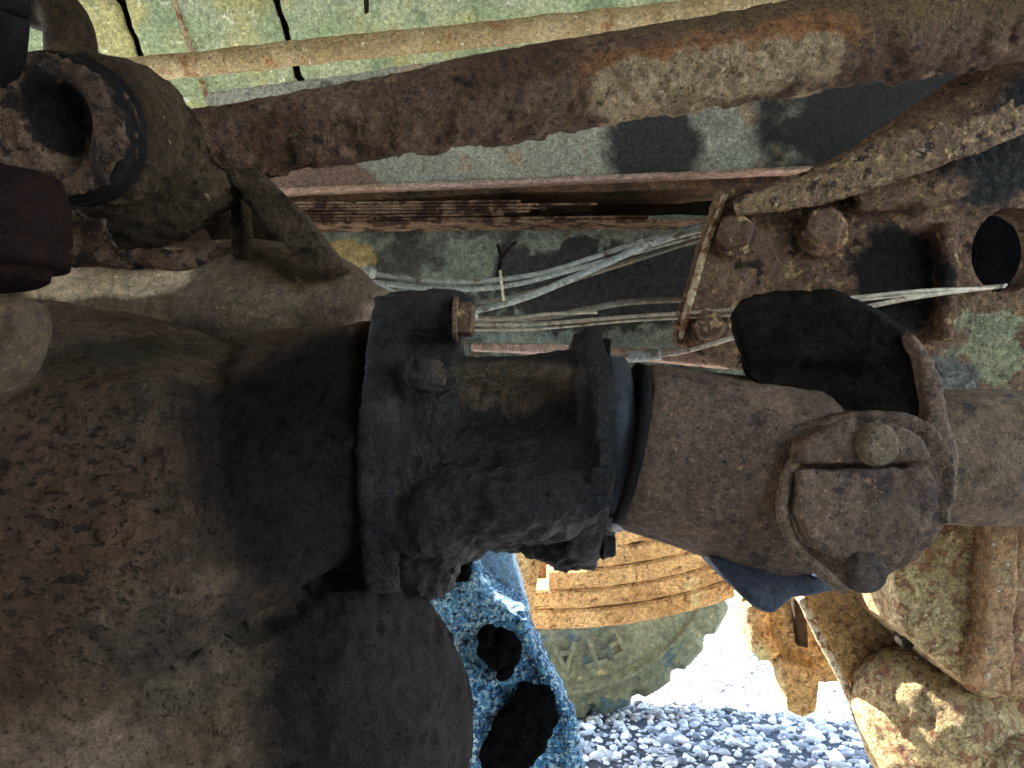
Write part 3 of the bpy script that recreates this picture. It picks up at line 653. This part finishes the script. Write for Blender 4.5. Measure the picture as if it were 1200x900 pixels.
# ================================================================== CHASSIS FRAME
cf = new_empty('chassis_frame', P(620, 400, 1.25), 'weathered chassis frame rail with rust swollen layers behind the torque rod', 'chassis frame')
def plate(name, poly, d, th, m_, layers=((.003, 9, 4), (.0008, 50, 3)), vox=.006, sm=1):
    bm = bmesh.new(); slab(bm, poly, th, d); return sculpt(name, bm, m_, cf, vox, sm, layers)
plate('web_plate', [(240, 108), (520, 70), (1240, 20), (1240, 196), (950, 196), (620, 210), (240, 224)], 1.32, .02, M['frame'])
# lower flange of the rail
bm = bmesh.new(); slab(bm, [(290, 221, 1.18), (620, 208, 1.18), (955, 193.5, 1.18), (955, 198.5, 1.18), (620, 213.5, 1.18), (290, 227, 1.18)], .15); sculpt('flange', bm, M['flange'], cf, .003, 1, [(.0008, 60, 3)])
plate('flange_side', [(300, 226), (620, 213), (960, 200), (960, 216), (620, 226), (310, 240)], 1.21, .10, mat('brown_orange_strip', (.20, .13, .08), (.26, .17, .1), [((.09, .07, .05), 12, .5, .1, 0)], bump=.5), vox=.004)
rnd = random.Random(5)
for k in range(7):
    y0 = 238 + k * 3.9; xe = [610, 700, 640, 620, 590, 760, 840][k]; bm = bmesh.new()
    top = []; bot = []
    for i in range(40):
        x = 322 + (xe - 322) * i / 39; sl = -(x - 322) * .008
        wv = noise.noise(Vector((x * .008, k * 3.3, 0))) * .8
        top.append((x, y0 + sl + wv - 1.3)); bot.append((x, y0 + sl + wv + 1.4 + .5 * noise.noise(Vector((x * .02, k, 4)))))
    slab(bm, top + bot[::-1], .12, 1.20 + rnd.uniform(-.003, .006))
    bm_obj('rust_layer', bm, M['rustlam'], cf, smooth=False)
plate('green_plate', [(300, 262), (620, 256), (900, 248), (900, 470), (300, 470)], 1.26, .02, M['green'])
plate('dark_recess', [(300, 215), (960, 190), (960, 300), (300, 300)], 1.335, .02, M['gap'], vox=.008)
plate('hole_shade_sheet', [(1060, 180), (1320, 140), (1320, 470), (1060, 470)], 1.22, .03, M['flatblack'], vox=.008)  # added black sheet, gives the shade inside the bracket's oval hole
bm = bmesh.new(); slab(bm, [(552, 402), (640, 402), (800, 410), (862, 412), (862, 432), (720, 418), (552, 410)], .06, 1.15); sculpt('lower_lip', bm, M['flange'], cf, .003, 1, [(.001, 50, 3)])
bm = bmesh.new(); tube(bm, [P(583, 286, 1.24), P(587, 303, 1.24), P(583, 322, 1.2)], .003); tube(bm, [P(587, 303, 1.24), P(597, 290, 1.22), P(604, 284, 1.2)], .0025)
tagged(bm_obj('twig', bm, M['black']), 'thin black twig of wire sticking up above the pipes', 'wire')

# ================================================================== PIPES
def pipe(pts, wpx, m_, label, d=1.1, group='air and brake pipes along the frame', name='air_pipe', ds=None):
    bm = bmesh.new(); tube(bm, [P(x, y, (ds[i] if ds else d)) for i, (x, y) in enumerate(pts)], S(wpx * .37, d), seg=12, n=8)
    return tagged(bm_obj(name, bm, m_), label, 'pipe', group)
pipe([(380, 300), (398, 315), (435, 332), (480, 350), (560, 372)], 11, M['pipe'], 'thick grey pipe slanting down at the left end of the pipe bundle', 1.0)
pipe([(424, 318), (450, 323), (500, 329), (560, 330), (640, 319), (740, 287), (850, 255)], 8.5, M['pipe'], 'uppermost pale teal pipe of the bundle starting at the union', 1.13)
pipe([(430, 330), (520, 339), (600, 334), (700, 308), (850, 266)], 8, M['pipe'], 'second pipe from the top hugging the teal one', 1.13)
pipe([(500, 345), (560, 354), (620, 343), (690, 322), (850, 270)], 8, M['pipedim'], 'third pipe down from the top, mostly in shade', 1.15)
pipe([(500, 372), (555, 364), (620, 347), (700, 313), (770, 283), (850, 262)], 11, M['pipe'], 'thick grey pipe crossing up to the right over the thinner ones', 1.08)
pipe([(520, 374), (640, 371), (740, 354), (870, 350)], 10, M['pipedim'], 'dim dirty pipe lying level above the bright pair', 1.15)
pipe([(545, 371), (590, 374), (640, 368), (700, 366)], 5, M['pipepale'], 'thin pale pipe bent above the bright pair', 1.12)
pipe([(520, 379), (620, 380), (740, 371), (860, 363), (990, 350), (1080, 341), (1155, 338), (1178, 334)], 6.5, M['pipepale'], 'upper bright pipe of the pair running behind the yoke to the casting hole', 1.05, ds=[1.1, 1.1, 1.06, .99, .97, .97, 1.0, 1.12])
pipe([(520, 386), (620, 386), (740, 376), (860, 369), (990, 354), (1080, 345), (1155, 339), (1178, 336)], 4, M['pipepale'], 'lower thinner bright pipe of the pair running behind the yoke', 1.05, ds=[1.1, 1.1, 1.06, .99, .97, .97, 1.0, 1.12])
fp = new_empty('ferrule_pipe', P(800, 412, 1.0), 'pale pipe with a ferrule sleeve just above the shaft', 'pipe', 'air and brake pipes along the frame')
bm = bmesh.new(); tube(bm, [P(690, 417, 1.0), P(740, 418, 1.0), P(800, 412, .98), P(866, 394, .97), P(1005, 362, .97), P(1080, 347, .97), P(1150, 338, 1.0), P(1176, 335, 1.12)], S(2.9, 1.0), seg=12, n=8); bm_obj('tube', bm, M['pipepale'], fp)
bm = bmesh.new(); tube(bm, [P(736, 418, .995), P(755, 417, .99), P(774, 415, .985)], S(6.5, 1.0), seg=16); bm_obj('ferrule', bm, M['pipe'], fp)
bm = bmesh.new(); lathe(bm, P(424, 317, 1.12), P(440, 321, 1.12), [(0, S(6, 1.1)), (.3, S(8, 1.1)), (.7, S(8, 1.1)), (1, S(6, 1.1))], seg=6)
tagged(bm_obj('pipe_union', bm, M['pipe'], smooth=False), 'small hexagonal union at the left end of the teal pipe', 'union')
bm = bmesh.new(); tube(bm, [P(586, 317, 1.07), P(588, 335, 1.065), P(590, 352, 1.055)], S(1.6, 1.1), seg=8)
tagged(bm_obj('cable_tie', bm, mat('yellowed_plastic', (.6, .56, .36), (.5, .46, .3), bump=0)), 'yellowed cable tie hanging across the pipe bundle', 'cable tie')
bm = bmesh.new(); tube(bm, [P(778, 470, .70), P(800, 450, .72), P(822, 430, .8)], .0008, seg=6)
tagged(bm_obj('wire_hair', bm, M['bolt']), 'hair thin rusty wire standing over the shaft tube', 'wire')

# ================================================================== RIGHT CASTING
cb = new_empty('spring_bracket', P(1000, 460, 1.0), 'large rusty cast bracket with bolts and an oval hole at the right', 'bracket')
bm = bmesh.new()
slab(bm, [(846, 220), (905, 214), (960, 200), (1000, 186), (1060, 160), (1130, 122), (1240, 62), (1300, 62), (1300, 458), (1090, 458), (860, 432), (792, 404), (796, 370), (820, 290)], .03, 1.02)
# raised top ridge
tube(bm, [P(868, 240, 1.0), P(940, 222, .99), P(1000, 200, .98), P(1100, 150, .96), P(1260, 66, .94)], [S(14, 1), S(18, 1), S(24, 1), S(38, 1), S(55, 1)], seg=24)
tube(bm, [P(1108, 260, 1.0), P(1110, 330, 1.0), P(1106, 400, 1.0)], [S(14, 1), S(12, 1), S(10, 1)])
tube(bm, [P(1000, 235, 1.0), P(1080, 225, 1.0), P(1130, 200, 1.0)], [S(14, 1), S(22, 1), S(30, 1)])
# cut the oval hole: build with a mask after remesh
def cut_hole(me):
    b = bmesh.new(); b.from_mesh(me)
    kill = []
    for f in b.faces:
        r = f.calc_center_median() - CAM; dd = r.dot(FW); x = 600 + r.dot(RT) / dd * FPX; y = 450 - r.dot(UP) / dd * FPX
        u_ = (x - 1182) * math.cos(.35) + (y - 293) * math.sin(.35); v_ = -(x - 1182) * math.sin(.35) + (y - 293) * math.cos(.35)
        if (u_ / 42) ** 2 + (v_ / 50) ** 2 < 1 and dd < 1.1: kill.append(f)
    bmesh.ops.delete(b, geom=kill, context='FACES')
    ed = [e for e in b.edges if len(e.link_faces) == 1]
    for v in {v for e in ed for v in e.verts}:
        r = v.co - CAM; dd = r.dot(FW); x = 600 + r.dot(RT) / dd * FPX - 1182; y = 450 - r.dot(UP) / dd * FPX - 293
        u_ = (x * math.cos(.35) + y * math.sin(.35)) / 42; v_ = (-x * math.sin(.35) + y * math.cos(.35)) / 50
        k = (1.02 / max(.3, math.hypot(u_, v_))) - 1
        v.co += (RT * x - UP * y) * (k * dd / FPX)
    front = [e for e in ed if (e.verts[0].co - CAM).dot(FW) < 1.034]
    r = bmesh.ops.extrude_edge_only(b, edges=front); vs = [v for v in r['geom'] if isinstance(v, bmesh.types.BMVert)]
    for v in vs: v.co += FW * .05
    b.to_mesh(me); b.free()
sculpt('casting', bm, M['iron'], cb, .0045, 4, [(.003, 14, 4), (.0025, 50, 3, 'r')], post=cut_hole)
bm = bmesh.new()
tube(bm, [P(860, 243, .985), P(940, 226, .975), P(1000, 204, .965), P(1080, 168, .95), P(1150, 134, .94), P(1260, 80, .93)], [S(10, 1), S(17, 1), S(23, 1), S(31, 1), S(38, 1), S(44, 1)], seg=28, flat=.7)
sculpt('pitted_ridge', bm, M['ironlight'], cb, .0036, 3, [(.0016, 16, 4), (.0022, 75, 3, 'r')])
bm = bmesh.new(); slab(bm, [(848, 226), (855, 226), (831, 292), (808, 372), (801, 398), (796, 396), (800, 370), (823, 290)], .03, 1.014)
sculpt('machined_edge', bm, M['bead'], cb, .003, 1, [(.001, 40, 3)])
for (x, y, r) in ((861, 276, 21), (962, 272, 24), (832, 384, 19)):
    bm = bmesh.new(); hexbolt(bm, P(x, y, 1.015), -FW * .9 - RT * .25 + UP * .1, S(r, 1), S(r * 1.25, 1), rot=x * .01)
    sculpt('bracket_bolt', bm, M['bolt'], cb, .0014, 1, [(.0012, 35, 4), (.0006, 120, 3)])

# ================================================================== LOWER RIGHT
tb = new_empty('trunnion_bracket', P(1100, 900, 1.1), 'ochre and mottled trunnion casting filling the lower right corner', 'bracket')
bm = bmesh.new()
slab(bm, [(1040, 600), (1300, 600), (1300, 830), (1150, 818), (1118, 795), (1092, 770), (1060, 740), (1045, 660)], .15, 1.05)
sculpt('block', bm, M['yellow2'], tb, .006, 6, [(.003, 14, 4), (.001, 60, 3)])
bm = bmesh.new(); slab(bm, [(1163, 610), (1196, 610), (1186, 812), (1150, 812)], .06, 1.015); sculpt('upright_rib', bm, M['ribrust'], tb, .004, 3, [(.002, 18, 4), (.0015, 60, 3, 'r')])
bm = bmesh.new(); slab(bm, [(1192, 610), (1300, 610), (1300, 835), (1182, 818)], .05, 1.04); sculpt('rear_rib', bm, M['ribrust'], tb, .006, 3, [(.002, 18, 4)])
bm = bmesh.new()
slab(bm, [(936, 700), (1000, 640), (1110, 620), (1130, 760), (1180, 900), (1080, 960), (1055, 925), (1012, 850), (985, 790), (960, 745)], .04, 1.2)
sculpt('side_plate', bm, M['yellow'], tb, .005, 2, [(.003, 14, 4), (.0018, 50, 3, 'r')])
bm = bmesh.new(); tube(bm, [P(938, 700, 1.19), P(960, 745, 1.19), P(985, 792, 1.19), P(1012, 850, 1.19), P(1045, 905, 1.19), P(1080, 950, 1.19)], S(5, 1.2)); sculpt('plate_lip', bm, M['bead'], tb, .003, 1, [(.001, 40, 3)])
bm = bmesh.new()
ellipsoid(bm, P(1100, 860, 1.15), S(85, 1.15), S(92, 1.15), .11, rot=.5)
ellipsoid(bm, P(1060, 830, 1.16), S(58, 1.15), S(70, 1.15), .09)
slab(bm, [(1040, 870), (1180, 800), (1300, 830), (1300, 1000), (1090, 960)], .1, 1.12)
sculpt('round_boss', bm, M['yellow2'], tb, .0055, 8, [(.003, 14, 4), (.0008, 70, 3)])
bm = bmesh.new(); ellipsoid(bm, P(1196, 928, 1.06), S(76, 1.06), S(66, 1.06), .06); sculpt('ball_cap', bm, M['yellow2'], tb, .0045, 3, [(.002, 16, 4)])
bm = bmesh.new(); slab(bm, [(1050, 640), (1078, 640), (1080, 700), (1072, 765), (1058, 760), (1060, 720), (1040, 690)], .03, 1.1); sculpt('dark_seam_weld', bm, M['gap'], tb, .004, 2, [(.004, 30, 4)]).name = 'weld_seam'
lg = new_empty('hanging_lug', P(930, 843, 1.3), 'ochre rusty hanging lug silhouetted against the bright gravel', 'lug')
bm = bmesh.new()
slab(bm, [(868, 700), (962, 690), (975, 745), (990, 800), (962, 802), (920, 800), (908, 776), (884, 770), (876, 740)], .06, 1.32)
sculpt('lug_plate', bm, M['yellow'], lg, .0045, 4, [(.004, 18, 4), (.001, 70, 3)])
bm = bmesh.new(); slab(bm, [(915, 770), (962, 790), (958, 834), (942, 843), (922, 832)], .05, 1.30)
sculpt('lug_tip', bm, M['yellow'], lg, .004, 3, [(.003, 20, 4)])
bm = bmesh.new(); tube(bm, [P(884, 705, 1.3), P(890, 745, 1.3), P(900, 768, 1.3)], S(14, 1.3)); sculpt('lug_shank', bm, M['leaf'], lg, .004, 3, [(.004, 20, 4)])
bm = bmesh.new(); slab(bm, [(930, 700), (944, 700), (948, 760), (936, 758)], .02, 1.29); sculpt('slot_shadow', bm, M['gap'], lg, .003, 1, [(.001, 30, 3)]).name = 'slot_shade'  # dark slab stands in for the shade in a slot

# ================================================================== TRUCK BODY (boards, tube, floor)
tbod = new_empty('tipper_body', P(300, 0, 1.6) , 'faded green truck body of riveted boards above the torque rod', 'truck body')
def dep(y): return 1.5 * 2400 / (2400 - y)
def seam(x0, k, y): return x0 + k * y
# dark seams at y=0 : slope
seams = [(-232, .53), (-45, .45), (139, .375), (323, .30), (860, .08), (1427, -.15)]
for (a, ka), (b_, kb) in zip(seams, seams[1:]):
    bm = bmesh.new(); y0, y1 = -120, 230
    slab(bm, [(seam(a, ka, y0) + 3.5, y0, dep(y0)), (seam(b_, kb, y0) - 3.5, y0, dep(y0)), (seam(b_, kb, y1) - 3.5, y1, dep(y1)), (seam(a, ka, y1) + 3.5, y1, dep(y1))], .025)
    sculpt('board', bm, M['board'], tbod, .012, 1, [(.004, 5, 4), (.0015, 30, 3)])
    if a != 139: continue
    bm = bmesh.new(); m0 = (a + b_) / 2 - 27; mk = (ka + kb) / 2
    tube(bm, [P(seam(m0, mk, y), y, dep(y) - .001) for y in (y0, 0, 60, 120, y1)], S(3, 1.5), seg=8); 
    bm_obj('bead', bm, M['bead'], tbod)
bm = bmesh.new(); slab(bm, [(-300, -125, dep(-125) + .05), (1460, -125, dep(-125) + .05), (1460, 235, dep(235) + .05), (-300, 235, dep(235) + .05)], .02); bm_obj('backing', bm, M['gap'], tbod, smooth=False)
bm = bmesh.new(); tube(bm, [P(108, 88, 1.42), P(250, 73, 1.42), P(420, 55, 1.42), P(600, 37, 1.42), P(760, 20, 1.42), P(1250, -30, 1.42)], S(14, 1.42), seg=20)
sculpt('cross_tube', bm, M['crosstube'], tbod, .005, 1, [(.0022, 18, 4), (.001, 60, 3)])
bm = bmesh.new(); slab(bm, [(424, -30), (432, -30), (431, 12), (427, 14)], .01, 1.44); bm_obj('dark_notch', bm, M['gap'], tbod)  # dark slab stands in for a small notch in the boards
# floor of the body overhead
for k in range(21):
    bm = bmesh.new(); x0 = -4.4 + k * .42
    bmesh.ops.create_cube(bm, size=1, matrix=Matrix.Translation((x0 + .2, .1, 1.55 if x0 > 9 else 1.72)) @ Matrix.Diagonal((.41, 2.7, .03, 1)))
    bm_obj('floor_plank', bm, M['under'], tbod, smooth=False)
bm = bmesh.new()
bmesh.ops.create_cube(bm, size=1, matrix=Matrix.Translation((-1.65, -1.24, .97)) @ Matrix.Diagonal((5.5, .03, 1.5, 1)))
bm_obj('light_screen', bm, M['under'], tbod, smooth=False)  # unseen panel, added to block light from the camera side
# unseen near side wheel, added behind the viewpoint to block light
def blocker_wheel(x, lab):
    t = new_empty('road_wheel', (x, -.75, 0), lab, 'wheel', 'unseen wheels added to block light')  # added wheel, unseen, only blocks light
    bm = bmesh.new(); c = Vector((x, -.75, .5))
    u0 = c + Vector((0, -.28, 0)); u1 = c + Vector((0, .16, 0))
    lathe(bm, u0, u1, [(0, .27), (0, .42), (.05, .47), (.15, .5), (.5, .505), (.85, .5), (.95, .47), (1, .42), (1, .27)], seg=72)
    bm_obj('tyre', bm, M['tyre'], t)  # tyre of the added unseen wheel
    bm = bmesh.new(); lathe(bm, u0 + Vector((0, .06, 0)), u1 - Vector((0, .06, 0)), [(0, .275), (.2, .2), (.8, .2), (1, .275)], seg=48); bm_obj('rim', bm, M['yellow'], t)  # rim of the added unseen wheel
blocker_wheel(.55, 'unseen near side truck wheel added behind the viewpoint to block light')
#@END
